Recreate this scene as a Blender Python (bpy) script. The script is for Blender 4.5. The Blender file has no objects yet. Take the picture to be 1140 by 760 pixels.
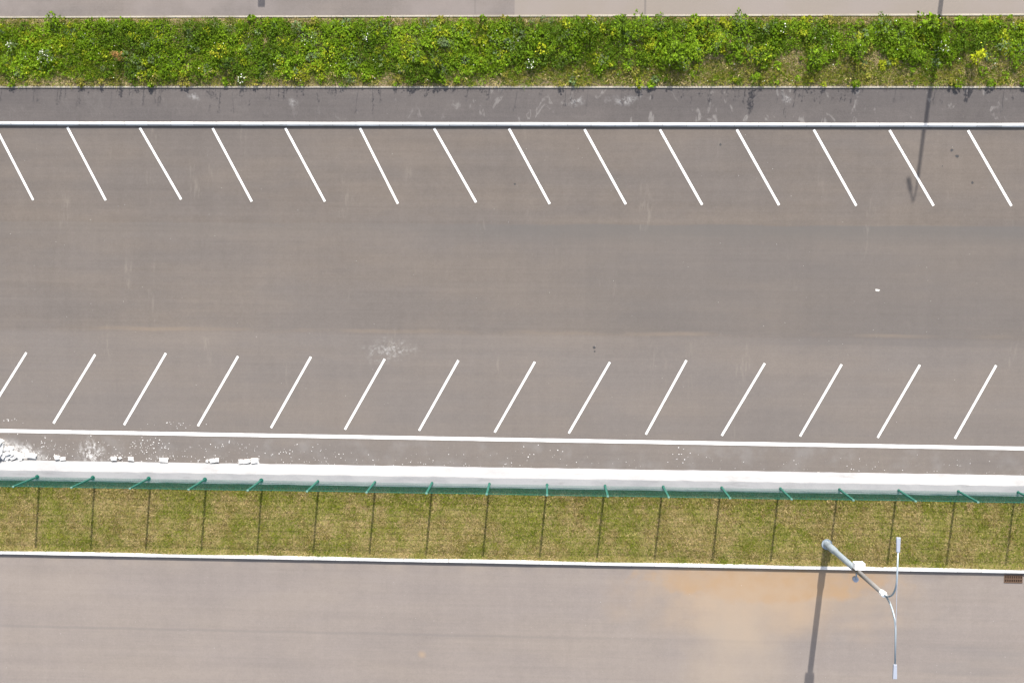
import bpy, bmesh, math, random
import numpy as np
from mathutils import Matrix, Vector
random.seed(11)
rng = np.random.default_rng(11)
S = bpy.context.scene
COL = S.collection

# ------------------------------------------------------------------ camera
F, CX, CY, CZ = 1080.0, 0.00868, 9.43702, 41.72611
A, B, C = -0.07793, 0.03787, 0.01013
R3 = Matrix.Rotation(A, 3, 'X') @ Matrix.Rotation(B, 3, 'Y') @ Matrix.Rotation(C, 3, 'Z')
cd = bpy.data.cameras.new('camera')
cam = bpy.data.objects.new('camera', cd); COL.objects.link(cam)
cam.matrix_world = Matrix.Translation((CX, CY, CZ)) @ R3.to_4x4()
cd.sensor_width = 36; cd.lens = F / 1140 * 36; cd.clip_start = 0.5; cd.clip_end = 2000
S.camera = cam

def at(px, py, z=0.0):
    """point of the site that lies at photo pixel (px, py) at height z"""
    d = R3 @ Vector(((px - 570) / F, -(py - 380) / F, -1))
    t = (z - CZ) / d.z
    return Vector((CX + d.x * t, CY + d.y * t, z))

# ------------------------------------------------------------------ light
ELEV, AZ = math.radians(33.5), math.radians(5.0)      # sun to the north, a little east
sd = bpy.data.lights.new('sun', 'SUN'); sd.energy = 4.2; sd.angle = math.radians(0.5); sd.color = (1, .955, .89)
sun = bpy.data.objects.new('sun', sd); COL.objects.link(sun)
sv = Vector((math.sin(AZ) * math.cos(ELEV), math.cos(AZ) * math.cos(ELEV), math.sin(ELEV)))
sun.rotation_euler = sv.to_track_quat('Z', 'Y').to_euler(); sun.location = sv * 60
W = bpy.data.worlds.new('World'); S.world = W; W.use_nodes = True
nt = W.node_tree; bg = nt.nodes['Background']; bg.inputs[1].default_value = 0.15
sk = nt.nodes.new('ShaderNodeTexSky'); sk.sky_type = 'NISHITA'; sk.sun_disc = False
sk.sun_elevation = ELEV; sk.sun_rotation = AZ; sk.air_density = 1.0; sk.dust_density = 2.0
hs = nt.nodes.new('ShaderNodeHueSaturation'); hs.inputs['Saturation'].default_value = .62
nt.links.new(sk.outputs[0], hs.inputs['Color']); nt.links.new(hs.outputs[0], bg.inputs[0])
S.view_settings.view_transform = 'Standard'; S.view_settings.look = 'None'
S.view_settings.exposure = 1.25; S.view_settings.gamma = 1; S.view_settings.use_curve_mapping = False

# ------------------------------------------------------------------ node helper
class NB:
    def __init__(s, name):
        s.m = bpy.data.materials.new(name); s.m.use_nodes = True
        s.t = s.m.node_tree; s.b = s.t.nodes['Principled BSDF']
        s.g = s.t.nodes.new('ShaderNodeNewGeometry')
        s.sep = s.n('ShaderNodeSeparateXYZ'); s.L(s.g.outputs['Position'], s.sep.inputs[0])
        s.x, s.y, s.z = s.sep.outputs
        s.pos = s.g.outputs['Position']
    def n(s, t): return s.t.nodes.new(t)
    def L(s, a, b): s.t.links.new(a, b)
    def put(s, sock, v):
        if hasattr(v, 'is_linked') or hasattr(v, 'links'): s.L(v, sock)
        else:
            if isinstance(v, tuple) and len(v) == 3 and sock.type == 'RGBA': v = (*v, 1)
            sock.default_value = v
    def math(s, op, a, b=0.0, c=0.0, clamp=False):
        k = s.n('ShaderNodeMath'); k.operation = op; k.use_clamp = clamp
        s.put(k.inputs[0], a); s.put(k.inputs[1], b); s.put(k.inputs[2], c); return k.outputs[0]
    def rng(s, v, a, b, c=0.0, d=1.0, smooth=True):
        k = s.n('ShaderNodeMapRange'); k.interpolation_type = 'SMOOTHSTEP' if smooth else 'LINEAR'
        s.put(k.inputs[0], v)
        for i, q in enumerate((a, b, c, d)): s.put(k.inputs[1 + i], q)
        return k.outputs[0]
    def noise(s, scale, stretch=(1, 1, 1), detail=3, rough=.55, dist=0.0, off=(0, 0, 0)):
        mp = s.n('ShaderNodeMapping'); mp.inputs['Scale'].default_value = stretch; mp.inputs['Location'].default_value = off
        s.L(s.pos, mp.inputs[0])
        k = s.n('ShaderNodeTexNoise'); s.L(mp.outputs[0], k.inputs['Vector'])
        k.inputs['Scale'].default_value = scale; k.inputs['Detail'].default_value = detail
        k.inputs['Roughness'].default_value = rough; k.inputs['Distortion'].default_value = dist
        return k.outputs[0]
    def mix(s, f, a, b, mode='MIX'):
        k = s.n('ShaderNodeMix'); k.data_type = 'RGBA'; k.blend_type = mode
        s.put(k.inputs[0], f); s.put(k.inputs[6], a); s.put(k.inputs[7], b); return k.outputs[2]
    def scale(s, col, f):
        k = s.n('ShaderNodeVectorMath'); k.operation = 'SCALE'; s.L(col, k.inputs[0]); s.put(k.inputs[3], f); return k.outputs[0]
    def blob(s, cx, cy, rx, ry, wob=.0, wsc=1.0, soft=1.0):
        """1 inside an ellipse on the ground, fading outwards, with a ragged edge"""
        dx = s.math('DIVIDE', s.math('SUBTRACT', s.x, cx), rx); dy = s.math('DIVIDE', s.math('SUBTRACT', s.y, cy), ry)
        r = s.math('SQRT', s.math('ADD', s.math('MULTIPLY', dx, dx), s.math('MULTIPLY', dy, dy)))
        if wob: r = s.math('ADD', r, s.math('MULTIPLY', s.math('SUBTRACT', s.noise(wsc, detail=4, off=(cx, cy, 0)), .5), wob))
        return s.rng(r, 1 - soft, 1, 1, 0)
    def band(s, v, lo, hi, soft):
        return s.math('MULTIPLY', s.rng(v, lo - soft, lo), s.rng(v, hi, hi + soft, 1, 0))
    def bump(s, h, strength=.3, dist=.01):
        k = s.n('ShaderNodeBump'); k.inputs['Strength'].default_value = strength; k.inputs['Distance'].default_value = dist
        s.L(h, k.inputs['Height']); s.L(k.outputs[0], s.b.inputs['Normal'])
    def done(s, col, rough=.9, spec=.2, metal=0.0):
        s.put(s.b.inputs['Base Color'], col); s.put(s.b.inputs['Roughness'], rough)
        s.put(s.b.inputs['Specular IOR Level'], spec); s.put(s.b.inputs['Metallic'], metal); return s.m

def asphalt(name, base, warm, extra=None, seed=0, amp=1.0):
    k = NB(name)
    st = k.noise(1.0, (.035, 1.6, 1), 4, .6, off=(seed, seed * 3.1, 0))        # paver streaks along the lane
    fs = k.noise(1.0, (.10, 9, 1), 3, .6, off=(seed * 2, seed, 0))
    vs = k.noise(1.0, (1.5, .18, 1), 3, .6, off=(seed * 5, seed, 0))           # faint cross streaks
    bl = k.noise(.22, detail=4, rough=.6, off=(seed, 0, 0))
    md = k.noise(3.2, detail=4, rough=.65, off=(0, seed, 0))
    gr = k.noise(26, detail=2, rough=.7); g2 = k.noise(9, detail=3, rough=.75, off=(seed, 0, 0))
    f = k.math('ADD', 1.0, k.math('MULTIPLY', k.math('SUBTRACT', st, .5), .22 * amp))
    for v, a in ((fs, .16), (vs, .15), (bl, .26), (md, .20), (gr, .42), (g2, .26)):
        f = k.math('ADD', f, k.math('MULTIPLY', k.math('SUBTRACT', v, .5), a * amp))
    c = k.mix(k.rng(k.noise(.5, (.25, 1, 1), 4, .6, off=(seed * 7, 0, 0)), .35, .68), base, warm)
    c = k.scale(c, f)
    sp = k.noise(9, detail=1, off=(seed, 9, 0))                                 # pale stone chips in the surface
    c = k.mix(k.rng(sp, .76, .84, 0, .25), c, (.30, .28, .26))
    if extra: c = extra(k, c)
    k.bump(gr, .25, .006)
    return k.done(c, .92, .15)

def lot_extra(k, c):
    # middle lane laid separately: slightly darker and bluer, with a dark seam top and a rusty seam bottom
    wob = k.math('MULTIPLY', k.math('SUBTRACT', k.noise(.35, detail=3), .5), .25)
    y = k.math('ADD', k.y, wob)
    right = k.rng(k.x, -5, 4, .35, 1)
    # lens falloff painted into three strips: the north one darker, the south one paler
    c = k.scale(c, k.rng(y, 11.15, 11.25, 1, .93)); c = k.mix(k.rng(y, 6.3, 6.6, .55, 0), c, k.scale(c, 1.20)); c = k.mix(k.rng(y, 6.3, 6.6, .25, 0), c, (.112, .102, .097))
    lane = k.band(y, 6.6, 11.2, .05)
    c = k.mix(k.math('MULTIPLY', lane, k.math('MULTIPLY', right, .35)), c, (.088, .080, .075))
    seam = k.math('MULTIPLY', k.math('MULTIPLY', k.rng(y, 10.2, 11.15), k.rng(y, 11.17, 11.24, 1, 0)), k.rng(k.x, -7, 0, .15, .5))
    c = k.mix(seam, c, (.082, .078, .074))
    patch = k.noise(.5, (.5, 1, 1), 3)
    s2 = k.math('MULTIPLY', k.band(y, 6.55, 6.60, .10), k.rng(patch, .4, .7, .0, .4))
    c = k.mix(s2, c, (.175, .135, .10))
    s3 = k.math('MULTIPLY', k.band(y, 6.22, 6.5, .18), k.rng(k.x, 5, 12, .0, .35)); c = k.mix(s3, c, (.08, .073, .07))
    # chalky burst of paint at the tip of a bay line, scuffs and spill near the footing
    p = at(436, 392)
    m = k.math('MULTIPLY', k.blob(p.x - .1, p.y + .05, 1.35, .75, 1.6, 1.6), k.rng(k.noise(3.4, (1, 1, 1), 6, .8, .25), .44, .80, 0, .62))
    c = k.mix(m, c, (.55, .55, .53))
    near = k.math('MULTIPLY', k.rng(k.y, .7, 2.6, 1, 0), k.rng(k.x, -23, -6, 1, .22))
    dust = k.math('MULTIPLY', near, k.rng(k.noise(3.0, detail=6, rough=.75, dist=.5), .60, .82, 0, .6))
    c = k.mix(dust, c, (.62, .60, .58))
    p = at(6, 505)
    m = k.math('MULTIPLY', k.blob(p.x, p.y, 1.9, .75, 1.0, 1.5, .8), k.rng(k.noise(4, detail=6, rough=.75, off=(2, 0, 0)), .36, .58)); c = k.mix(m, c, (.58, .57, .55))
    p = at(102, 504)
    m = k.math('MULTIPLY', k.blob(p.x, p.y, .8, .9, .9, 2.5), k.rng(k.noise(5, (1, .6, 1), 5, .75), .44, .72))
    c = k.mix(m, c, (.6, .59, .57))
    haze = k.math('MULTIPLY', k.band(k.y, .6, 1.6, .3), k.rng(k.noise(.9, detail=3, off=(3, 0, 0)), .45, .75, 0, .28))
    c = k.mix(haze, c, (.19, .182, .178))
    # scattered pale scuffs
    sc = k.math('MULTIPLY', k.rng(k.noise(.55, (1.8, .5, 1), 3, off=(8, 0, 0)), .60, .72), k.rng(k.noise(4, (2, .4, 1), 3), .45, .65, 0, .22))
    c = k.mix(sc, c, (.20, .175, .145))
    return c

def road_extra(k, c):
    p = at(850, 648); q = at(815, 725)
    m = k.blob(p.x + .3, p.y - .3, 8.2, 2.9, 1.0, .5, 1.0); c = k.mix(k.math('MULTIPLY', m, .85), c, (.252, .185, .125))
    m = k.blob(p.x + .3, p.y + .1, 5.6, 1.15, 1.3, .8, .3); c = k.mix(k.math('MULTIPLY', m, k.rng(k.noise(1.4, detail=4), .3, .7, .4, .8)), c, (.228, .150, .085))
    m = k.blob(q.x, q.y, 3.4, 4.2, 1.2, .45, 1.0); c = k.mix(k.math('MULTIPLY', m, .55), c, (.235, .190, .145))
    p = at(470, 728); m = k.blob(p.x, p.y, .25, .25, .5, 3); c = k.mix(k.math('MULTIPLY', m, .5), c, (.26, .18, .11))
    wob = k.math('MULTIPLY', k.math('SUBTRACT', k.noise(.6, detail=3), .5), .12)
    y = k.math('ADD', k.y, wob)
    s = k.math('MULTIPLY', k.band(y, -6.93, -6.87, .06), k.rng(k.x, -4, 6, .26, .08)); c = k.mix(s, c, (.11, .10, .095))
    tr = k.math('MULTIPLY', k.rng(k.noise(1, (.12, 1.1, 1), 2, off=(4, 2, 0)), .5, .72), k.rng(k.x, 9, 15, 0, .28)); c = k.mix(tr, c, (.115, .108, .107))
    ed = k.math('MULTIPLY', k.rng(k.y, -4.3, -3.6), k.rng(k.noise(.8, detail=3), .4, .7, 0, .3)); c = k.mix(ed, c, (.25, .205, .16))
    return c

def walk_extra(k, c):
    a = k.math('MULTIPLY', k.rng(k.noise(1.0, (1.3, .6, 1), 3, .6, 1.2, off=(1, 2, 0)), .58, .64), k.rng(k.noise(1.0, (1.3, .6, 1), 3, .6, 1.2, off=(1, 2, 0)), .64, .70, 1, 0))
    a = k.math('MULTIPLY', a, k.rng(k.noise(3, detail=3), .42, .58)); a = k.math('MULTIPLY', a, k.rng(k.x, -14, 3, .08, .55))
    c = k.mix(k.math('MULTIPLY', a, .6), c, (.24, .225, .21))
    for px, py, r in ((217, 107, .42), (327, 114, .33), (640, 113, .6), (695, 112, .9), (875, 112, .3)):
        p = at(px, py); m = k.math('MULTIPLY', k.blob(p.x, p.y, r, .3, 1.2, 2.6), k.rng(k.noise(6, detail=4, rough=.7), .42, .65, 0, .36))
        c = k.mix(m, c, (.36, .35, .34))
    return c

def top_extra(k, c):
    seam = at(573, 10).x
    c = k.mix(k.rng(k.x, seam - .03, seam + .03, 0, .75), c, (.188, .161, .136))
    d = k.rng(k.noise(.25, detail=4, off=(2, 8, 0)), .42, .6, 0, .35); c = k.mix(d, c, (.19, .165, .155))
    for px, w, a in ((718, .025, .5), (529, .02, .3)):
        x0 = at(px, 8).x; c = k.mix(k.math('MULTIPLY', k.band(k.x, x0 - w, x0 + w, .03), a), c, (.08, .072, .068))
    return c

M = {}
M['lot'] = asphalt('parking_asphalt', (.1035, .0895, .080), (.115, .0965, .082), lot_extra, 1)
M['road'] = asphalt('road_asphalt', (.157, .135, .122), (.169, .144, .126), road_extra, 4, .8)
M['walk'] = asphalt('walk_asphalt', (.073, .065, .062), (.084, .074, .069), walk_extra, 7)
M['toproad'] = asphalt('top_road_asphalt', (.118, .103, .094), (.140, .119, .105), top_extra, 10, .9)

def paint():
    k = NB('line_paint')
    w = k.math('ADD', k.noise(14, detail=4, rough=.7), k.math('MULTIPLY', k.math('SUBTRACT', k.noise(.8, detail=2), .5), .5)); b = k.noise(2.0, detail=3)
    c = k.mix(k.rng(w, .58, .8, 0, .55), (.60, .59, .565), (.34, .32, .30))
    c = k.mix(k.rng(b, .5, .8, 0, .12), c, (.55, .52, .48)); return k.done(c, .6, .3)
M['paint'] = paint()

def concrete(name, base, dark, joints=0.0, sc=1.0):
    k = NB(name)
    n1 = k.noise(1.3 * sc, (.4, 1, 1), 5, .65); n2 = k.noise(18, detail=3, rough=.7)
    c = k.mix(k.rng(n1, .42, .75), base, dark)
    c = k.scale(c, k.math('ADD', .9, k.math('MULTIPLY', n2, .2)))
    if joints:
        fr = k.math('FRACT', k.math('DIVIDE', k.math('ADD', k.x, .3), joints))
        j = k.rng(fr, 0, .035 / joints * 1.0, 1, 0); c = k.mix(k.math('MULTIPLY', j, .8), c, (.14, .13, .12))
        sh = k.n('ShaderNodeTexWhiteNoise'); sh.noise_dimensions = '1D'
        k.L(k.math('FLOOR', k.math('DIVIDE', k.math('ADD', k.x, .3), joints)), sh.inputs['W'])
        c = k.scale(c, k.math('ADD', .86, k.math('MULTIPLY', sh.outputs[0], .22)))
        c = k.mix(k.rng(k.noise(2.2, (.5, 2, 1), 5, .75, off=(5, 0, 0)), .56, .72, 0, .6), c, (.23, .20, .155))
    if name == 'footing_concrete':
        c = k.mix(k.rng(k.noise(2.6, (.35, 1.6, 1), 6, .75, off=(9, 0, 0)), .52, .74, 0, .45), c, (.13, .128, .125))
    k.bump(n2, .35, .01); return k.done(c, .85, .25)
M['kerb'] = concrete('kerb_concrete', (.50, .485, .46), (.40, .385, .365), 1.0)
M['edging'] = concrete('edging_concrete', (.27, .245, .20), (.17, .155, .12), 1.0)
M['footing'] = concrete('footing_concrete', (.225, .223, .223), (.185, .184, .187), 0, .8)
M['rubble'] = concrete('rubble_concrete', (.50, .49, .475), (.36, .35, .335))

def soil(name, a, b, c2, sc=1.2):
    k = NB(name)
    n1 = k.noise(sc, detail=5, rough=.65); n2 = k.noise(11, detail=4, rough=.7); n3 = k.noise(34, (1, 1, 1), 2, .7)
    c = k.mix(k.rng(n1, .38, .66), a, b); c = k.mix(k.rng(n2, .45, .7), c, c2)
    c = k.scale(c, k.math('ADD', .62, k.math('MULTIPLY', n3, .76))); k.bump(n2, .6, .03); return k.done(c, .95, .1)
M['soil_dry'] = soil('lawn_soil', (.17, .145, .045), (.25, .19, .085), (.10, .115, .018))
M['soil_weed'] = soil('verge_soil', (.19, .145, .075), (.30, .215, .145), (.09, .09, .022))
M['ground'] = soil('ground_soil', (.14, .13, .05), (.2, .16, .09), (.07, .085, .02), .3)

def leafmat():
    k = NB('foliage')
    at_ = k.n('ShaderNodeAttribute'); at_.attribute_name = 'tint'
    k.done(at_.outputs['Color'], .6, .1)
    tr = k.n('ShaderNodeBsdfTranslucent'); k.L(at_.outputs['Color'], tr.inputs[0])
    mx = k.n('ShaderNodeMixShader'); mx.inputs[0].default_value = .3
    k.L(k.b.outputs[0], mx.inputs[1]); k.L(tr.outputs[0], mx.inputs[2])
    k.L(mx.outputs[0], k.t.nodes['Material Output'].inputs[0]); return k.m
M['leaf'] = leafmat()

def plain(name, col, rough=.6, spec=.4, metal=0.0, var=.12, sc=6):
    k = NB(name); n = k.noise(sc, detail=4, rough=.65)
    c = k.n('ShaderNodeRGB'); c.outputs[0].default_value = (*col, 1)
    return k.done(k.scale(c.outputs[0], k.math('ADD', 1 - var, k.math('MULTIPLY', n, 2 * var))), rough, spec, metal)
M['teal'] = plain('green_fence_coating', (.005, .078, .056), .5, .4)
M['cap'] = plain('post_cap_plastic', (.08, .16, .13), .5)
M['galv'] = plain('galvanised_steel', (.225, .262, .290), .5, .5, .25, .12, 9)
M['galv_low'] = plain('dark_pole_steel', (.145, .138, .132), .6, .4, .15)  # upper shaft steel, darker and browner than the galvanised sections
M['white_box'] = plain('white_plastic', (.80, .80, .80), .45)
M['silver'] = plain('silver_lamp_housing', (.26, .28, .33), .4, .5, .2)
M['dark'] = plain('dark_plastic', (.10, .10, .12), .3)
M['glass'] = plain('grey_dome_plastic', (.16, .17, .23), .2, .5)
M['rust'] = plain('rusty_iron', (.088, .054, .035), .85, .2, .1, .35, 14)
M['pit'] = plain('dark_pit', (.02, .013, .010), .95, .1)
M['tar'] = plain('black_tar', (.03, .028, .028), .6)
M['paper'] = plain('white_paper', (.42, .41, .38), .8)
M['white_petal'] = plain('white_petals', (.50, .50, .42), .7, .2)
M['yellow_petal'] = plain('yellow_petals', (.40, .40, .02), .7, .2)
M['stem'] = plain('plant_stem', (.07, .08, .02), .7, .2)
M['conc_post'] = plain('post_concrete', (.34, .33, .32), .85, .2)

# ------------------------------------------------------------------ object helpers
def tag(o, label=None, cat=None, group=None, kind=None):
    for k, v in (('label', label), ('category', cat), ('group', group), ('kind', kind)):
        if v: o[k] = v
    return o
def empty(name, loc=(0, 0, 0)):
    o = bpy.data.objects.new(name, None); o.location = loc; o.empty_display_size = .2; COL.objects.link(o); return o
def link(name, bm, mat, parent=None, smooth=False):
    me = bpy.data.meshes.new(name); bm.normal_update(); bm.to_mesh(me); bm.free()
    me.materials.append(mat)
    if smooth: me.polygons.foreach_set('use_smooth', [True] * len(me.polygons))
    o = bpy.data.objects.new(name, me); COL.objects.link(o)
    if parent: o.parent = parent
    return o
def box(bm, x0, x1, y0, y1, z0, z1):
    v = [bm.verts.new(p) for p in ((x0, y0, z0), (x1, y0, z0), (x1, y1, z0), (x0, y1, z0), (x0, y0, z1), (x1, y0, z1), (x1, y1, z1), (x0, y1, z1))]
    for f in ((3, 2, 1, 0), (4, 5, 6, 7), (0, 1, 5, 4), (1, 2, 6, 5), (2, 3, 7, 6), (3, 0, 4, 7)): bm.faces.new([v[i] for i in f])
    return v
def bev(bm, w, seg=2):
    bmesh.ops.bevel(bm, geom=bm.edges[:], offset=w, segments=seg, affect='EDGES', profile=.5); return bm
def tube(bm, pts, rads, n=12, cap=True):
    pts = [Vector(p) for p in pts]
    if not hasattr(rads, '__len__'): rads = [rads] * len(pts)
    rings = []; ref = None
    for i, p in enumerate(pts):
        d = (pts[min(i + 1, len(pts) - 1)] - pts[max(i - 1, 0)]).normalized()
        if ref is None: ref = Vector((1, 0, 0)) if abs(d.x) < .9 else Vector((0, 1, 0))
        u = (ref - d * ref.dot(d)).normalized(); w = d.cross(u); ref = u
        rings.append([bm.verts.new(p + (u * math.cos(2 * math.pi * k / n) + w * math.sin(2 * math.pi * k / n)) * rads[i]) for k in range(n)])
    for a, b in zip(rings, rings[1:]):
        for k in range(n): bm.faces.new((a[k], a[(k + 1) % n], b[(k + 1) % n], b[k]))
    if cap:
        bm.faces.new(rings[0][::-1]); bm.faces.new(rings[-1])
def sheet(name, x0, x1, y0, y1, z, mat, nx=1, ny=1, zf=None):
    bm = bmesh.new()
    g = [[bm.verts.new((x0 + (x1 - x0) * i / nx, y0 + (y1 - y0) * j / ny, 0)) for i in range(nx + 1)] for j in range(ny + 1)]
    for r in g:
        for v in r: v.co.z = zf(v.co.x, v.co.y) if zf else z
    for j in range(ny):
        for i in range(nx): bm.faces.new((g[j][i], g[j][i + 1], g[j + 1][i + 1], g[j + 1][i]))
    return tag(link(name, bm, mat), kind='structure')
def profile(name, pts, x0, x1, mat, step=1.0, jit=0.0, bevel=0.0):
    """extrude a closed y-z outline along x, with a little hand-laid unevenness"""
    bm = bmesh.new(); n = int((x1 - x0) / step); rings = []
    for i in range(n + 1):
        x = x0 + (x1 - x0) * i / n
        rings.append([bm.verts.new((x, y + random.uniform(-jit, jit), z + (random.uniform(-jit, jit) * .5 if z > .05 else 0))) for y, z in pts])
    m = len(pts)
    for a, b in zip(rings, rings[1:]):
        for k in range(m): bm.faces.new((a[k], b[k], b[(k + 1) % m], a[(k + 1) % m]))
    bm.faces.new(rings[0]); bm.faces.new(rings[-1][::-1])
    bmesh.ops.recalc_face_normals(bm, faces=bm.faces[:])
    return tag(link(name, bm, mat), kind='structure')

XL, XR = -60, 60
sheet('ground', -500, 500, -500, 500, -.12, M['ground'])
road = sheet('road', XL, XR, -16, -3.5, 0, M['road'])
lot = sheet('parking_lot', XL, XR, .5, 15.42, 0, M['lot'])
walk = sheet('pavement', XL, XR, 15.42, 16.93, .10, M['walk'])
top = sheet('road', XL, XR, 19.86, 24.2, .10, M['toproad'])
tag(road, 'pale asphalt road with a rusty brown stain south of the green fence', 'road')
tag(top, 'strip of asphalt road beyond the weedy verge, pinker to one side', 'road')
tag(lot, 'grey asphalt parking lot with two rows of slanted white bay lines', 'parking lot')
tag(walk, 'narrow dark asphalt pavement between weedy verge and white kerb', 'pavement')
def lawn_z(x, y): return .115 + .03 * math.sin(x * .7 + y) * math.sin(y * 1.3) + (.02 if y > -1 else 0)
lawn = sheet('lawn', XL, XR, -3.43, -.15, 0, M['soil_dry'], 160, 10, lambda x, y: .11 + .02 * math.sin(x * .7) * math.sin(y * 1.3) - .055 * min(1, max(0, (y + 1.0) / .5)))
verge = sheet('verge', XL, XR, 16.9, 19.9, 0, M['soil_weed'], 160, 10, lambda x, y: .11 + .05 * max(0, 1 - ((y - 18.4) / 1.45) ** 2))
far = sheet('far_verge', XL, XR, 24.2, 40, .11, M['ground'])
tag(lawn, 'dry olive grass strip between green fence and lower road', 'lawn')
tag(verge, 'weed-grown verge between pavement and upper road', 'verge')

def kerb(name, y0, y1, z, mat, b=.02, jit=.004, zb=-.1, c=None):
    c = c or b
    return profile(name, [(y0, zb), (y1, zb), (y1, z - b), (y1 - b, z), (y0 + c, z), (y0, z - c)], XL, XR, mat, 1.0, jit)
tag(kerb('kerb', -3.585, -3.415, .125, M['kerb'], .02), 'white concrete kerb along the dry grass strip', 'kerb')
tag(kerb('kerb', 15.33, 15.49, .115, M['kerb'], .025, c=.05), 'white concrete kerb along the top of the parking bays', 'kerb')
tag(kerb('kerb', 16.90, 16.975, .135, M['edging'], .01), 'thin pale edging between dark pavement and weedy verge', 'kerb')
tag(kerb('kerb', 19.83, 19.905, .145, M['edging'], .01), 'thin pale edging between weedy verge and upper road', 'kerb')
# footing of the fence: battered face to the lot, level top
foot = profile('concrete_footing', [(-.18, -.1), (.67, -.1), (.67, .004), (.50, .15), (.29, .31), (.26, .32), (-.16, .32), (-.18, .30)], XL, XR, M['footing'], .45, .012)
tag(foot, 'pale concrete footing with a sloping face under the green fence', 'footing')
del foot['kind']

# painted lines: parts of the parking lot
def line_part(a, b, w, z=.004, name='bay_line'):
    bm = bmesh.new(); a, b = Vector((a.x, a.y, 0)), Vector((b.x, b.y, 0)); d = (b - a); n = max(2, int(d.length / .25)); d.normalize(); s = Vector((-d.y, d.x, 0)) * w / 2
    pr = None
    for i in range(n + 1):
        c = a.lerp(b, i / n); j = 1 + random.uniform(-.05, .05)
        q = (bm.verts.new(c + s * j + Vector((0, 0, z))), bm.verts.new(c - s * j + Vector((0, 0, z))))
        if pr: bm.faces.new((pr[0], pr[1], q[1], q[0]))
        pr = q
    return link(name, bm, M['paint'], lot)
TU = [(75, 141.7), (155.7, 142.3), (236.7, 142.7), (317.7, 142.7), (400.7, 142.5), (483.3, 143), (566.7, 143.3), (650.7, 144), (734.7, 144.3), (820.3, 144.3), (906, 144.5), (990.3, 145), (1077.7, 145.3)]
TL = [(117.7, 223), (201.7, 222), (280.3, 224.3), (361.7, 224.3), (443, 226.7), (530, 225.3), (612, 227), (696.7, 227.3), (781.7, 228), (867.3, 228.3), (953.3, 229), (1039.3, 229), (1126, 229.3)]
BU = [(29.4, 392.3), (106, 394.4), (184.7, 393), (265, 396.4), (346.2, 397), (428.3, 399.5), (510.3, 401), (595.5, 402.6), (679, 403), (764.2, 400.9), (851.4, 404.3), (937, 405.5), (1024, 406), (1109, 406.5)]
BL = [(-19, 470), (59.5, 471), (138.2, 472.7), (220.3, 474), (301.7, 476), (384, 477.8), (466.6, 479), (550.7, 481), (633.2, 482), (719, 483.3), (803.5, 484.7), (890.7, 485.3), (977, 487), (1063, 488)]
for u, l in list(zip(TU, TL)) + [((-5, 141.5), (37, 222.7)), ((1164, 145.5), (1212, 230))]: line_part(at(*u), at(*l), .097)
for u, l in list(zip(BU, BL)) + [((1195, 407), (1149, 490))]: line_part(at(*u), at(*l), .097)
line_part(Vector((-45, 2.05, 0)), Vector((40, 1.76, 0)), .155, .005, 'border_line')
def ragged(c, r, z):
    bm = bmesh.new(); n = 14
    bm.faces.new([bm.verts.new((c.x + r * random.uniform(.6, 1.2) * math.cos(k * 2 * math.pi / n), c.y + r * random.uniform(.6, 1.2) * math.sin(k * 2 * math.pi / n), z)) for k in range(n)]); return bm
for px, py, r in ((1059.5, 167.5, .07), (1065.5, 174, .075), (1082.5, 203.5, .06), (802, 161, .05), (661.5, 387, .07), (1049, 185, .03), (662, 391, .04), (573, 205, .05)):
    link('tar_spot', ragged(at(px, py), r, .003), M['tar'], lot)

# ------------------------------------------------------------------ fence
fence = empty('mesh_fence', (-2.5, 0, .32))
tag(fence, 'long green welded wire mesh fence on the pale concrete footing', 'fence')
Z0, H = .32, 1.93
FP = Matrix.Translation((2.5, 0, -.32))
def part(name, bm, mat, parent, smooth=False):
    o = link(name, bm, mat, parent, smooth)
    return o
def post(x, plate):
    bm = bmesh.new(); box(bm, x - .045, x + .045, -.034, .034, Z0, Z0 + H); bev(bm, .008, 1)
    p = part('post', bm, M['teal'], fence); p.matrix_parent_inverse = FP
    bm = bmesh.new(); box(bm, x - .048, x + .048, -.037, .037, Z0 + H - .012, Z0 + H + .02); bev(bm, .01, 1)
    part('post_cap', bm, M['cap'], p)
    bm = bmesh.new(); r = .095 if plate else .06
    tube(bm, [(x, 0, Z0 - .005), (x, 0, Z0 + .014)], r, 20)
    for sx, sy in ((-1, -1), (-1, 1), (1, -1), (1, 1)): tube(bm, [(x + sx * r * .6, sy * r * .6, Z0 + .012), (x + sx * r * .6, sy * r * .6, Z0 + .035)], .012, 6)
    part('base_plate', bm, M['teal'], p)
for i in range(-10, 10): post(2.5 * i, i <= -5)
def panel(x0, x1):
    bm = bmesh.new(); zb, zt = Z0 + .05, Z0 + H - .02 + random.uniform(-.012, .012); yo = random.uniform(-.01, .01) + .0
    k = 0; x = x0
    n = round((x1 - x0) / .05)
    for i in range(n + 1):
        x = x0 + (x1 - x0) * i / n; box(bm, x - .0021, x + .0021, yo - .0021, yo + .0021, zb, zt)
    m = 11
    for j in range(m):
        z = zb + .03 + (zt - zb - .06) * j / (m - 1)
        for s in (-1, 1): box(bm, x0, x1, yo + s * .005 - .002, yo + s * .005 + .002, z - .002, z + .002)
    # stiffening beads pressed into the panel: double wires close together
    for z in (zt - .12, zt - .06):
        for s in (-1, 1): box(bm, x0, x1, yo + s * .005 - .002, yo + s * .005 + .002, z - .002, z + .002)
    o = part('mesh_panel', bm, M['teal'], fence); o.matrix_parent_inverse = FP
for i in range(-10, 9): panel(2.5 * i + .045, 2.5 * i + 2.455)

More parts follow.
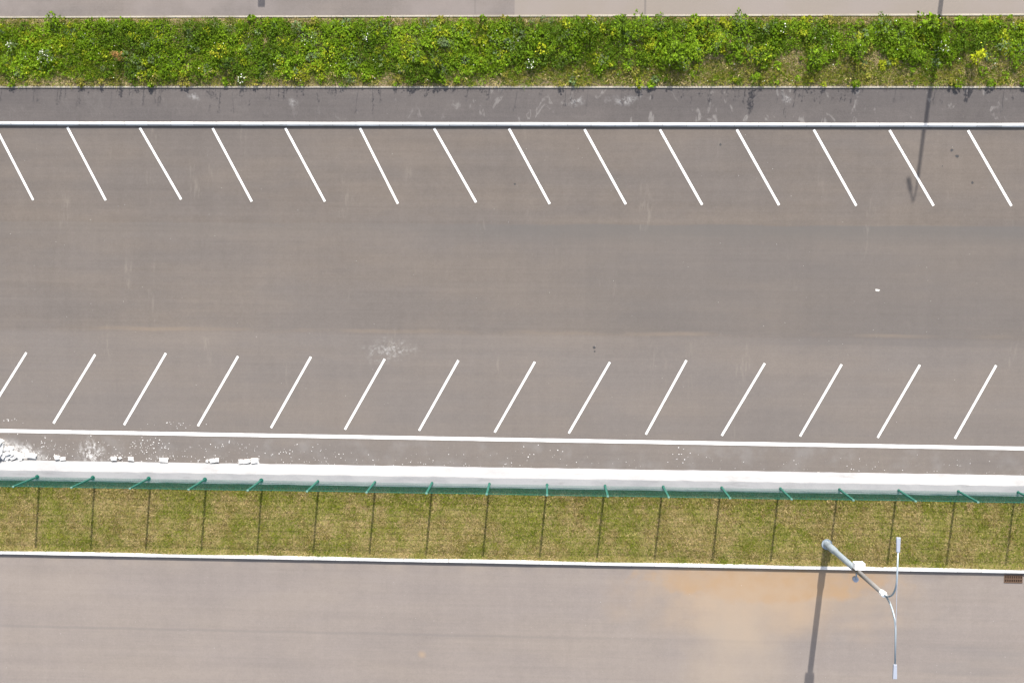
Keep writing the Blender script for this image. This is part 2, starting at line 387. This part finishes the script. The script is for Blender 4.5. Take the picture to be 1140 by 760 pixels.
# ------------------------------------------------------------------ lamp posts
def arm_pts(z0, rise, run, s, yc=0.0):
    pts = [(0, 0, z0 - .25), (0, 0, z0)]
    for k in range(1, 11):
        a = k / 10 * math.pi / 2; pts.append((0, s * run * (1 - math.cos(a)), z0 + rise * math.sin(a)))
    return pts
base = at(920.5, 605.5, .13)
lp = empty('street_lamp', base); lp.rotation_euler = (math.radians(-1.9), math.radians(.15), 0)
tag(lp, 'grey double-armed street lamp with white box, leaning over the lower road kerb', 'street lamp')
bm = bmesh.new(); tube(bm, [(0, 0, -.1), (0, 0, 1.18), (0, 0, 1.26)], [.152, .150, .122], 28, False); link('base_section', bm, M['galv'], lp, True)
bm = bmesh.new(); tube(bm, [(0, 0, 0), (0, 0, .03)], .23, 24); link('base_flange', bm, M['galv'], lp)
bm = bmesh.new(); box(bm, -.05, .05, -.158, -.146, .45, .9); bev(bm, .004, 1); link('access_door', bm, M['galv'], lp)
bm = bmesh.new(); tube(bm, [(0, 0, 1.22), (0, 0, 3.72), (0, 0, 3.80)], [.122, .118, .090], 28, False); link('lower_shaft', bm, M['galv'], lp, True)
bm = bmesh.new(); tube(bm, [(0, 0, 3.75), (0, 0, 7.05)], [.098, .078], 28); link('upper_shaft', bm, M['galv_low'], lp, True)
bm = bmesh.new(); tube(bm, [(0, 0, 6.88), (0, 0, 7.12), (0, 0, 7.16)], [.105, .105, .06], 24); link('pole_cap', bm, M['white_box'], lp)
TOPZ, RISE, RUN = 7.12, 1.22, .95
def lamp_head(s, y0, z, parent, w=1.0):
    bm = bmesh.new(); y1 = y0 + s * .52; lo, hi = min(y0, y1), max(y0, y1)
    box(bm, -.074, .074, lo, hi, z - .05, z + .04)
    for v in bm.verts:
        v.co.x *= w * (.8 if abs(v.co.y - y0) < .01 else 1)
    bev(bm, .018, 2); h = link('lamp_head', bm, M['silver'], parent)
    return h
for s, L in ((1, 1.86), (-1, 2.06)):
    bm = bmesh.new(); pts = arm_pts(TOPZ, RISE, RUN, s) + [(0, s * L, TOPZ + RISE + .03)]
    tube(bm, pts, [.034] * (len(pts) - 1) + [.027], 12); a = link('arm', bm, M['galv'], lp, True)
    lamp_head(s, s * L, TOPZ + RISE + .03, a)
bm = bmesh.new(); tube(bm, [(.0, -1.0, TOPZ + RISE + .012), (.0, 1.0, TOPZ + RISE + .012)], .010, 8); link('tie_rod', bm, M['silver'], lp)
bm = bmesh.new(); box(bm, -.17, .22, .10, .37, 4.04, 4.38); bev(bm, .02, 2); eb = link('equipment_box', bm, M['white_box'], lp)
bm = bmesh.new(); box(bm, -.04, .05, .05, .12, 4.12, 4.28); link('box_bracket', bm, M['galv'], lp)
bm = bmesh.new(); tube(bm, [(0, -.08, 4.0), (0, -.28, 4.02), (0, -.36, 3.98)], .03, 10); br = link('camera_bracket', bm, M['galv'], lp, True)
bm = bmesh.new(); bmesh.ops.create_uvsphere(bm, u_segments=20, v_segments=12, radius=.105); bmesh.ops.translate(bm, verts=bm.verts, vec=(0, -.38, 3.84))
link('camera_dome', bm, M['glass'], br, True)
bm = bmesh.new(); tube(bm, [(0, -.38, 3.86), (0, -.38, 3.98), (0, -.38, 4.0)], [.112, .112, .07], 20); link('dome_cover', bm, M['silver'], br)

l2 = empty('street_lamp', (16.45, 25.15, .11)); l2.rotation_euler.z = .22
tag(l2, 'single-armed street lamp beyond the upper road that casts the long thin shadow', 'street lamp')
bm = bmesh.new(); tube(bm, [(0, 0, -.1), (0, 0, 1.2), (0, 0, 1.25), (0, 0, 7.8)], [.14, .14, .10, .075], 20); link('pole', bm, M['galv'], l2, True)
bm = bmesh.new(); pts = arm_pts(7.8, .85, .35, 1) + [(0, .8, 8.66)]; tube(bm, pts, .035, 10); a = link('arm', bm, M['galv'], l2, True)
lamp_head(1, .75, 8.66, a, 1.25)
# post beyond the upper road whose shadow ends at the verge
cp = empty('concrete_post', (-11.93, 24.6, .11)); tag(cp, 'stout grey post beyond the upper road casting a stubby dark shadow', 'post')
bm = bmesh.new(); box(bm, -.13, .13, -.13, .13, -.1, 2.72); bev(bm, .02, 1); link('shaft', bm, M['conc_post'], cp)
bm = bmesh.new(); box(bm, -.15, .15, -.15, .15, 2.7, 2.78); bev(bm, .02, 1); link('post_top', bm, M['conc_post'], cp)

# ------------------------------------------------------------------ drain, rubble, litter
g0 = at(1128, 644); gr = empty('drain_grate', (g0.x, g0.y, 0)); tag(gr, 'rusty brown slotted drain grate set in the lower road', 'drain grate')
bm = bmesh.new()
for y in (-.150, 0, .150): box(bm, -.39, .39, y - .022, y + .022, .004, .022)
for i in range(9):
    x = -.37 + .0925 * i
    for y in (-.128, .022): box(bm, x - .02, x + .02, y + .001, y + .105, .004, .020)
link('grate_bars', bm, M['rust'], gr)
bm = bmesh.new(); v = [bm.verts.new(q) for q in ((-.38, -.14, .003), (.38, -.14, .003), (.38, .14, .003), (-.38, .14, .003))]; bm.faces.new(v); link('pit', bm, M['pit'], gr)

def chunk(px, py, sx, sy, sz, label, group, rz=None, zb=0.0, name='concrete_chunk', cat='concrete chunk', mat='rubble'):
    sz *= .65 if sz < .2 else .9
    bm = bmesh.new(); box(bm, -sx / 2, sx / 2, -sy / 2, sy / 2, 0, sz)
    for v in bm.verts: v.co += Vector((random.uniform(-.24, .24) * sx, random.uniform(-.24, .24) * sy, random.uniform(-.15, .1) * sz if v.co.z > 0 else 0))
    bmesh.ops.subdivide_edges(bm, edges=bm.edges[:], cuts=1, use_grid_fill=True)
    for v in bm.verts: v.co += Vector((random.uniform(-.08, .08) * sx, random.uniform(-.08, .08) * sy, random.uniform(-.06, .06) * sz if v.co.z > .01 else 0))
    bev(bm, min(sx, sy, sz) * .06, 1)
    o = link(name, bm, M[mat]); p = at(px, py, zb); o.location = (p.x, p.y, zb - .01); o.rotation_euler.z = random.uniform(-.5, .5) if rz is None else rz
    return tag(o, label, cat, group)
pile = [(1, 491.5, .30, .34, .30), (3.5, 496, .26, .22, .22), (9, 499.5, .22, .2, .2), (13, 499.5, .2, .16, .16), (2, 501, .34, .26, .26), (8.5, 504, .3, .2, .2), (14, 504, .22, .2, .18), (18, 504.5, .2, .2, .16), (19.5, 507.5, .2, .16, .14),
        (4, 507, .3, .2, .2), (10.5, 508.5, .28, .18, .16), (16, 509, .22, .16, .14), (24, 508.5, .22, .16, .13), (23, 510.5, .16, .12, .1), (-3, 497, .36, .3, .32), (-3, 505, .4, .3, .3), (-9, 502, .4, .4, .36), (6, 511, .26, .14, .14)]
for a in pile: chunk(*a, 'white broken concrete chunk in the heap at the far left end of the footing', 'concrete chunks in the rubble heap')
single = [(35.8, 507.4, .32, .17, .14, 'flat white slab fragment lying just clear of the rubble heap', -.15),
 (64.5, 509.2, .3, .18, .15, 'broad white concrete lump against the footing, first past the slab fragment', .1),
 (70.5, 510, .2, .13, .1, 'small white concrete piece touching the right side of a broad lump', .1),
 (126.5, 510, .26, .16, .14, 'white concrete block at the footing just right of the white paint splash', 0),
 (133.8, 509.8, .12, .1, .08, 'tiny white concrete piece right beside the block past the paint splash', .6),
 (146, 510.5, .2, .15, .12, 'lone rounded white concrete piece under the third fence post from the left', 0),
 (183, 511.6, .3, .16, .12, 'flat white concrete block alone between the third and fourth fence posts', 0),
 (230.5, 512.6, .12, .1, .08, 'smallest white concrete chip in the row of three by the fourth post', 0),
 (237, 512.2, .24, .15, .12, 'middle white concrete piece in the row of three by the fourth post', .1),
 (242.3, 512, .16, .17, .13, 'right-hand white concrete piece in the row of three by the fourth post', -.1),
 (268.3, 513, .18, .17, .13, 'left white concrete piece of the three by the fifth fence post', .1),
 (274.6, 512.8, .26, .15, .13, 'middle jagged white concrete piece of the three by the fifth fence post', .25),
 (283.6, 513.2, .30, .2, .14, 'squared white concrete block, rightmost of the three by the fifth fence post', 0),
 (911, 526.6, .11, .1, .09, 'small pale concrete lump on the footing toe near the street lamp', 0)]
for px, py, a, b, c, lab, rz in single: chunk(px, py, a, b, c, lab, 'loose concrete pieces along the footing', rz)
chunk(977, 323, .15, .07, .03, 'small crumpled white scrap lying in the middle of the lot', None, -.25, 0, 'paper_scrap', 'litter', 'paper')

# fine grit: uncountable
bm = bmesh.new()
def grit(px, py, r):
    p = at(px, py); n = 5; h = r * .7
    t = bm.verts.new((p.x, p.y, h)); ring = [bm.verts.new((p.x + r * random.uniform(.6, 1.3) * math.cos(k * 1.2566), p.y + r * random.uniform(.6, 1.3) * math.sin(k * 1.2566), .002)) for k in range(n)]
    for k in range(n): bm.faces.new((ring[k], ring[(k + 1) % n], t))
for _ in range(330):
    x = min(1150, max(-10, random.expovariate(1 / 170.) - 10)); lo = 489 + x * .0145; y = lo + random.random() ** .7 * (22 + x * .001); grit(x, y, random.uniform(.006, .024))
for _ in range(150):
    x = random.uniform(0, 1150); lo = 489 + x * .015; y = lo + random.random() ** .4 * 22; grit(x, y, random.uniform(.006, .02))
for cx, cy, n, sx, sy in ((160, 494, 30, 9, 5), (175, 497, 12, 8, 3), (100, 500, 26, 7, 9), (200, 472, 18, 14, 2.5), (255, 494, 10, 12, 4), (350, 505, 8, 14, 5), (322, 503, 10, 6, 2), (600, 500, 8, 30, 5), (5, 467, 12, 10, 2), (40, 495, 20, 18, 6), (760, 505, 12, 12, 5)):
    for _ in range(n): grit(random.gauss(cx, sx), random.gauss(cy, sy), random.uniform(.008, .03))
for _ in range(140): grit(random.uniform(0, 1140), random.uniform(150, 470), random.uniform(.004, .011))
for _ in range(90): grit(random.uniform(0, 1140), random.uniform(640, 760), random.uniform(.004, .010))
tag(link('concrete_grit', bm, M['rubble']), 'scattered white crumbs of concrete on the asphalt by the footing', 'grit', kind='stuff')

# ------------------------------------------------------------------ vegetation
def vnoise(x, y, s, seed):
    """smooth value noise on numpy arrays, 0..1"""
    r = np.random.default_rng(seed); T = r.random((64, 256)); x = x * s + 300; y = y * s + 100
    xi = np.floor(x).astype(int); yi = np.floor(y).astype(int); fx = x - xi; fy = y - yi
    fx = fx * fx * (3 - 2 * fx); fy = fy * fy * (3 - 2 * fy); g = lambda a, b: T[b % 64, a % 256]
    return (g(xi, yi) * (1 - fx) + g(xi + 1, yi) * fx) * (1 - fy) + (g(xi, yi + 1) * (1 - fx) + g(xi + 1, yi + 1) * fx) * fy
def fbm(x, y, s, seed): return .55 * vnoise(x, y, s, seed) + .3 * vnoise(x, y, s * 2.3, seed + 1) + .15 * vnoise(x, y, s * 5.1, seed + 2)

def leaf_arrays(P, D, Ln, Wd, droop):
    """diamond leaves: base P, unit direction D, length Ln, width Wd"""
    up = np.tile([0, 0, 1.0], (len(P), 1)); side = np.cross(D, up); side /= np.linalg.norm(side, axis=1)[:, None] + 1e-9
    mid = P + D * (Ln * .48)[:, None]
    tip = P + D * Ln[:, None]; tip[:, 2] -= droop * Ln
    lift = np.zeros_like(P); lift[:, 2] = Wd * .25
    V = np.stack([P, mid + side * (Wd / 2)[:, None] + lift, tip, mid - side * (Wd / 2)[:, None] + lift], 1)
    return V
def blade_arrays(P, D, Ln, Wd):
    a = rng.random(len(P)) * 6.283; side = np.stack([np.cos(a), np.sin(a), 0 * a], 1) * (Wd / 2)[:, None]
    return np.stack([P - side, P + side, P + D * Ln[:, None]], 1)
def foliage_mesh(name, quads, qcol, tris=None, tcol=None):
    nq = len(quads); ntr = 0 if tris is None else len(tris)
    V = quads.reshape(-1, 3) if tris is None else np.concatenate([quads.reshape(-1, 3), tris.reshape(-1, 3)])
    me = bpy.data.meshes.new(name); me.vertices.add(len(V)); me.vertices.foreach_set('co', V.astype(np.float32).ravel())
    me.loops.add(len(V)); me.loops.foreach_set('vertex_index', np.arange(len(V), dtype=np.int32))
    st = np.concatenate([np.arange(nq) * 4, nq * 4 + np.arange(ntr) * 3]).astype(np.int32)
    me.polygons.add(nq + ntr); me.polygons.foreach_set('loop_start', st)
    cols = np.repeat(qcol, 4, 0) if ntr == 0 else np.concatenate([np.repeat(qcol, 4, 0), np.repeat(tcol, 3, 0)])
    ca = me.color_attributes.new('tint', 'FLOAT_COLOR', 'POINT'); ca.data.foreach_set('color', np.c_[cols, np.ones(len(cols))].astype(np.float32).ravel())
    me.update(calc_edges=True); me.validate(); me.materials.append(M['leaf']); return me
def unit(az, el): return np.stack([np.cos(az) * np.cos(el), np.sin(az) * np.cos(el), np.sin(el)], 1)

DG, MG, BG, YG, BLG = (.058, .104, .003), (.098, .168, .003), (.150, .245, .008), (.230, .265, .010), (.115, .160, .060)
OL, STR, RUST = (.200, .190, .028), (.40, .32, .16), (.26, .14, .045)

def grass_strip(name, y0, y1, n, zf, colf, lenf, label, cat, leaves=None):
    x = rng.uniform(-27.5, 25, n); y = rng.uniform(y0, y1, n)
    L = lenf(x, y); P = np.stack([x, y, zf(x, y)], 1)
    az = rng.random(n) * 6.283; el = np.radians(rng.uniform(8, 75, n)); T = blade_arrays(P, unit(az, el), L, rng.uniform(.012, .026, n))
    if leaves is None: q, qc = np.zeros((0, 4, 3)), np.zeros((0, 3))
    else: q, qc = leaves
    me = foliage_mesh(name, q, qc, T, colf(x, y)); o = bpy.data.objects.new(name, me); COL.objects.link(o)
    return tag(o, label, cat, kind='stuff')
def pick(n, w, cols):
    c = np.array(cols)[(rng.random((n, 1)) > np.cumsum(w, axis=-1)).sum(1).clip(0, len(cols) - 1)] if np.ndim(w) > 1 else np.array(cols)[rng.choice(len(cols), n, p=w)]
    return c * rng.uniform(.75, 1.25, (n, 1))

# dry lawn below the fence
def lawn_col(x, y):
    g = fbm(x, y, .9, 5); g2 = vnoise(x, y, 2.6, 9); t = np.clip((g - .38) / .30 + (y + 1.9) * .16 + (g2 - .5) * 1.1, 0.08, .90)[:, None]
    n = len(x); dry = pick(n, [.46, .48, .06], [(.190, .160, .034), (.41, .31, .15), (.14, .08, .035)]); gre = pick(n, [.42, .40, .18], [(.110, .150, .008), (.185, .205, .016), (.33, .29, .10)])
    return np.where(rng.random((n, 1)) < t, gre, dry)
def lawn_len(x, y): return (.04 + .07 * fbm(x, y, 1.4, 14)) * rng.uniform(.6, 1.5, len(x))
def tufts(n, xs, ys, k, rad, colf, ln):
    """tufts of grass as narrow leaf quads: every tuft has one hue and its own size"""
    cx = rng.uniform(*xs, n); cy = rng.uniform(*ys, n); sz = rng.uniform(.5, 1.3, n); c0 = colf(cx, cy)
    i = np.repeat(np.arange(n), k); a = rng.random(len(i)) * 6.283; rr = rad * sz[i] * np.sqrt(rng.random(len(i)))
    y = cy[i] + rr * np.sin(a); P = np.stack([cx[i] + rr * np.cos(a), np.clip(y, ys[0] - rng.random(len(i)) ** 4 * .07, ys[1]), np.full(len(i), .10)], 1)
    L = ln * sz[i] * rng.uniform(.6, 1.4, len(i)); D = unit(a + rng.normal(0, .7, len(i)), np.radians(rng.uniform(20, 80, len(i))))
    return leaf_arrays(P, D, L, np.minimum(L * .07 + .007, .014), .35), c0[i] * rng.uniform(.8, 1.2, (len(i), 1))
grass_strip('grass', -3.40, -.2, 190000, lambda x, y: .105 + .02 * np.sin(x * .7) * np.sin(y * 1.3), lawn_col, lawn_len,
            'short dry olive grass covering the strip below the fence', 'grass', tufts(7500, (-27.5, 25), (-3.36, -.35), 22, .13, lawn_col, .085))

# rank weeds of the verge
def lush(x, y):
    v = (y - 16.97) / 2.88                                        # 0 at the pavement, 1 at the upper road
    r = np.clip((x + 2) / 8, 0, 1)                                # dry lower third towards the right
    lo = .06 + .26 * r + (.10 + .16 * r) * (fbm(x, y * .3, .9, 21) - .5) * 2.4 - .22 * r * (vnoise(x, y * .3, 2.4, 29) > .72); hi = .94 + .06 * (vnoise(x, y * 0, 1.1, 23) - .6)
    return np.clip((v - lo) / .16, 0, 1) * np.clip((hi - v) / .07, 0, 1)
NC = 4200
cx = rng.uniform(-27.5, 25, NC); cy = rng.uniform(17.02, 19.78, NC); lu = lush(cx, cy)
keep = rng.random(NC) < .12 + .88 * lu; cx, cy, lu = cx[keep], cy[keep], lu[keep]
Q, QC = [], []
typ = fbm(cx, cy, .8, 31)
for i in range(len(cx)):
    tall = max(0., fbm(cx[i:i+1], cy[i:i+1], .55, 41)[0] - .3) * 2.0
    R_ = rng.uniform(.08, .26) * (.55 + .6 * lu[i]); h = (rng.uniform(.08, .2) + (.32 + .28 * min(1, max(0, (cx[i] + 1) / 6))) * tall * lu[i] * rng.uniform(.5, 1.2)); n = int(rng.integers(22, 60))
    a = rng.random(n) * 6.283; rr = R_ * np.sqrt(rng.random(n)); zz = .14 + h * (1 - .7 * (rr / R_) ** 2) * rng.uniform(.35, 1.0, n)
    P = np.stack([cx[i] + rr * np.cos(a), cy[i] + rr * np.sin(a), zz], 1)
    D = unit(a + rng.normal(0, .8, n), np.radians(rng.uniform(-10, 50, n)))
    big = rng.random() < .25; L = (rng.uniform(.07, .17, n) if big else rng.uniform(.035, .10, n)); Wd = L * rng.uniform(.35, .6 if big else .5, n)
    P[:, 1] = np.clip(P[:, 1], 16.99, 19.87)
    t = rng.random(); k = typ[i] + rng.normal(0, .09) + (.06 if lu[i] < .5 else 0)
    base_c = np.array(BLG if t < .07 else DG if k < .38 else MG if k < .58 else BG if k < .78 else YG)
    if lu[i] < .3 and rng.random() < .4: base_c = np.array(OL)
    if rng.random() < .06: base_c = np.array(YG)
    Q.append(leaf_arrays(P, D, L, Wd, .25)); QC.append(base_c * rng.uniform(.7, 1.3, (n, 1)) * rng.uniform(.92, 1.08, (n, 3)))
def verge_col(x, y):
    l = lush(x, y)[:, None]; n = len(x); dry = pick(n, [.45, .25, .30], [OL, STR, MG]); gre = pick(n, [.25, .35, .2, .14, .06], [DG, MG, BG, OL, YG])
    return np.where(rng.random((n, 1)) < l * .93, gre, dry)
def verge_len(x, y): return (.10 + .20 * lush(x, y) * fbm(x, y, 1.1, 51)) * rng.uniform(.5, 1.6, len(x))
q, c = tufts(5200, (-27.5, 25), (17.06, 19.74), 22, .13, verge_col, .18); Q.append(q); QC.append(c)
def open_col(x, y): return pick(len(x), [.34, .20, .32, .14], [OL, (.33, .26, .125), (.13, .17, .012), MG])
q, c = tufts(1500, (-2, 25), (17.14, 18.0), 30, .10, open_col, .19); Q.append(q); QC.append(c)
q, c = tufts(420, (-27, 25), (19.4, 19.7), 24, .10, open_col, .16); Q.append(q); QC.append(c)
# thin seed stalks at the pavement edge, leaning and throwing thin shadows
ns = 150; sx = rng.uniform(-26, 24, ns); sy = rng.uniform(17.0, 17.5, ns); sh = rng.uniform(.25, .85, ns) * (.6 + .6 * fbm(sx, sy, .5, 77))
D = unit(rng.random(ns) * 6.283, np.radians(rng.uniform(70, 89, ns))); P = np.stack([sx, sy, np.full(ns, .1)], 1)
Q.append(leaf_arrays(P, D, sh, np.full(ns, .022), .02)); QC.append(np.tile((.20, .19, .06), (ns, 1)))
top_ = P + D * (sh * .72)[:, None]
for _ in range(7):
    jj = rng.normal(0, .025, (ns, 3)); L = rng.uniform(.05, .11, ns)
    Q.append(leaf_arrays(top_ + D * (sh * rng.uniform(0, .26, ns))[:, None] + jj, unit(rng.random(ns) * 6.283, rng.uniform(.2, 1.3, ns)), L, L * .35, .2)); QC.append(pick(ns, [.5, .3, .2], [OL, MG, STR]))
Q = np.concatenate(Q); QC = np.concatenate(QC)
grass_strip('weeds', 17.0, 19.83, 130000, lambda x, y: .11 + .05 * np.clip(1 - ((y - 18.4) / 1.45) ** 2, 0, 1), verge_col, verge_len,
            'dense green weeds and grass covering the verge beyond the pavement', 'weeds', (Q, QC))
# tiny white and yellow flower specks among the weeds
bm = bmesh.new()
def floret(bm, x, y, z, r, n=6):
    t = random.uniform(-.3, .3); bm.faces.new([bm.verts.new((x + r * math.cos(k * 2 * math.pi / n), y + r * math.sin(k * 2 * math.pi / n), z + t * r * math.sin(k * 2 * math.pi / n))) for k in range(n)])
for _ in range(150):
    x = random.uniform(-26, 24); y = random.uniform(17.1, 19.7); floret(bm, x, y, random.uniform(.3, .5), random.uniform(.008, .02))
tag(link('wild_flowers', bm, M['white_petal']), 'tiny white flower specks scattered through the verge weeds', 'flowers', kind='stuff')

def plant(px, py, kind, r, h, label, flowers=0, fcol=None, name='weed_plant', cat='plant', group=None, col=MG, col2=BG, n=110, ll=(.06, .15)):
    p = at(px, py, .14 + h * .8); root = empty(name, (p.x, min(19.75, max(17.06, p.y)), .13)); tag(root, label, cat, group)
    a = rng.random(n) * 6.283
    lob = 1 + .38 * np.sin(a * rng.integers(2, 5) + rng.random() * 6) + .18 * np.sin(a * 7 + rng.random() * 6)
    if kind == 'bush': rr = r * lob * np.sqrt(rng.random(n)); zz = h * np.sqrt(np.clip(1 - (rr / r) ** 2 * .7, .04, 1)) * rng.uniform(.15, 1.05, n)
    else: zz = h * rng.random(n) ** .8; rr = r * (.15 + .5 * (1 - zz / h)) * rng.random(n)
    P = np.stack([rr * np.cos(a), rr * np.sin(a), zz], 1); D = unit(a + rng.normal(0, .6, n), np.radians(rng.uniform(-5, 45, n)))
    L = rng.uniform(*ll, n); c = np.where(rng.random((n, 1)) < .55, np.array(col), np.array(col2)) * rng.uniform(.6, 1.3, (n, 1))
    if cat == 'bush': c = np.where(rng.random((n, 1)) < .3, np.array(DG) * .8, c)
    o = bpy.data.objects.new('foliage', foliage_mesh('foliage', leaf_arrays(P, D, L, L * rng.uniform(.4, .65, n), .3), c)); COL.objects.link(o); o.parent = root
    bm = bmesh.new()
    for k in range(5 if kind == 'bush' else 1):
        b = random.random() * 6.28; q = r * .5 * (kind == 'bush'); tube(bm, [(0, 0, -.05), (q * .5 * math.cos(b), q * .5 * math.sin(b), h * .5), (q * math.cos(b), q * math.sin(b), h * .95)], [.014, .011, .006], 6)
    link('stem', bm, M['stem'], root)
    if flowers:
        f0 = None
        for _ in range(int(flowers * .65)):
            b = random.random() * 6.28; q = r * 1.25 * math.sqrt(random.random())
            if f0 is None: bm = bmesh.new(); floret(bm, 0, 0, 0, .03, 7); f = f0 = link('flower_head', bm, fcol, root)
            else: f = f0.copy(); COL.objects.link(f); f.parent = root
            f.location = (q * math.cos(b), q * math.sin(b), h * random.uniform(.95, 1.15)); f.scale = [random.uniform(.35, .85)] * 3; f.rotation_euler = (random.uniform(-.5, .5), random.uniform(-.5, .5), b)
    return root
WP, YP = M['white_petal'], M['yellow_petal']
plant(50, 63, 'bush', .30, .42, 'sage-leaved plant scattered with many small white flowers', 34, WP, 'flowering_plant', 'plant', None, BLG, MG)
plant(12, 52, 'bush', .2, .35, 'small white-flowered plant near the verge corner, two plants from the big bright leaf', 14, WP, 'flowering_plant', 'plant', None, BLG, MG, 60)
plant(127, 60, 'stalk', .34, 1.0, 'tall reddish-brown seeded dock whose shadow crosses the pavement', 0, None, 'dock_plant', 'plant', None, RUST, (.16, .12, .03), 170, (.05, .11))
plant(57, 21, 'bush', .3, .45, 'bright leafy bush leaning over the thin edging by the upper road', 0, None, 'weed_bush', 'bush', None, BG, MG)
plant(243, 57, 'bush', .3, .4, 'mustard-yellow flowered clump in front of a dark weed tuft', 30, YP, 'flowering_plant', 'plant', None, YG, (.27, .25, .012), 90)
plant(251, 70, 'bush', .3, .55, 'dark green weed tuft just below the mustard-yellow flowers', 0, None, 'weed_bush', 'bush', None, (.028, .055, .008), DG)
plant(269, 88, 'bush', .16, .3, 'tight cluster of bright white flowers by the pavement edging', 22, WP, 'flowering_plant', 'plant', None, DG, MG, 50)
plant(364, 57, 'bush', .3, .42, 'lemon-yellow leafed plant with a white bloom beside it', 8, YP, 'flowering_plant', 'plant', None, (.34, .37, .012), BG, 90)
plant(408, 42, 'bush', .16, .36, 'small plant topped by a loose white flower cluster in mid verge', 16, WP, 'flowering_plant', 'plant', None, DG, MG, 50)
plant(486, 68, 'stalk', .30, .7, 'dark upright weed with a yellow-green tip and a deep shadow', 0, None, 'weed_plant', 'plant', None, (.03, .055, .01), YG, 120)
plant(603, 54, 'bush', .24, .45, 'vivid yellow leafed plant at the left end of the tall bushes', 10, YP, 'flowering_plant', 'plant', None, (.36, .39, .012), YG, 80)
plant(590, 71, 'bush', .17, .35, 'white-flowered plant just below the vivid yellow one', 20, WP, 'flowering_plant', 'plant', None, BLG, MG, 60)
plant(712, 95, 'bush', .14, .25, 'little yellow plant overhanging the pavement edging', 10, YP, 'flowering_plant', 'plant', None, YG, BG, 40)
plant(1093, 60, 'stalk', .36, 1.05, 'tall lemon-yellow weed casting a thin broken shadow on the pavement', 10, YP, 'weed_plant', 'plant', None, (.36, .40, .012), YG, 90, (.08, .2))
plant(1051, 52, 'bush', .22, .4, 'white-flowered plant beside the long lamp shadow', 20, WP, 'flowering_plant', 'plant', None, MG, BG, 70)
plant(873, 30, 'bush', .22, .4, 'low plant with one dense white flower head near the upper road', 10, WP, 'flowering_plant', 'plant', None, DG, MG, 60)
plant(843, 84, 'stalk', .26, .9, 'tall green stalk weed near the pavement with a forked shadow', 0, None, 'weed_plant', 'plant', None, MG, BG, 90, (.06, .13))
plant(655, 34, 'bush', .45, 0.81, 'dark leafy burdock bush behind the vivid yellow plant', 4, WP, 'weed_bush', 'bush', None, DG, MG, 200)
plant(693, 27, 'bush', .42, 0.81, 'leafy bush poking over the upper edging, left of a twin bush', 0, None, 'weed_bush', 'bush', None, MG, BG, 190)
plant(716, 26, 'bush', .45, 0.88, 'leafy bush poking over the upper edging, right of its twin', 0, None, 'weed_bush', 'bush', None, BG, MG, 200)
plant(737, 24, 'bush', .32, .5, 'dark green bush third along the row overhanging the upper edging', 0, None, 'weed_bush', 'bush', None, DG, MG, 130)
plant(790, 28, 'bush', .4, 0.74, 'dark green bush beside the bare soil gap near the upper road', 0, None, 'weed_bush', 'bush', None, DG, MG, 170)
plant(824, 22, 'bush', .34, .5, 'light green bush hanging over the edging left of bare pinkish soil', 0, None, 'weed_bush', 'bush', None, BG, BLG, 130)
plant(752, 57, 'bush', .45, 0.81, 'broad mid-green bush in the middle of the verge with big leaves', 0, None, 'weed_bush', 'bush', None, MG, BG, 210, (.1, .2))
plant(850, 58, 'bush', .4, 0.74, 'bright bush with yellowish tips in mid verge above dry grass', 4, YP, 'weed_bush', 'bush', None, BG, YG, 170)
plant(911, 62, 'bush', .42, 0.81, 'dense bush with a dark shaded foot above the straw patch', 0, None, 'weed_bush', 'bush', None, MG, BG, 190)
plant(985, 27, 'bush', .38, .55, 'grey-green bush reaching the upper edging in the right half', 3, WP, 'weed_bush', 'bush', None, BLG, MG, 150)
plant(1036, 26, 'bush', .4, .5, 'large bright-leaved bush left of where the lamp shadow enters', 3, WP, 'weed_bush', 'bush', None, BG, BG, 130, (.12, .22))
plant(957, 54, 'bush', .4, 0.81, 'wide dark bush with a deep green shadow in the right verge', 0, None, 'weed_bush', 'bush', None, DG, BG, 180)
plant(1015, 52, 'bush', .4, 0.74, 'mid-green bush left of the white-flowered plant by the lamp shadow', 0, None, 'weed_bush', 'bush', None, MG, BG, 170)
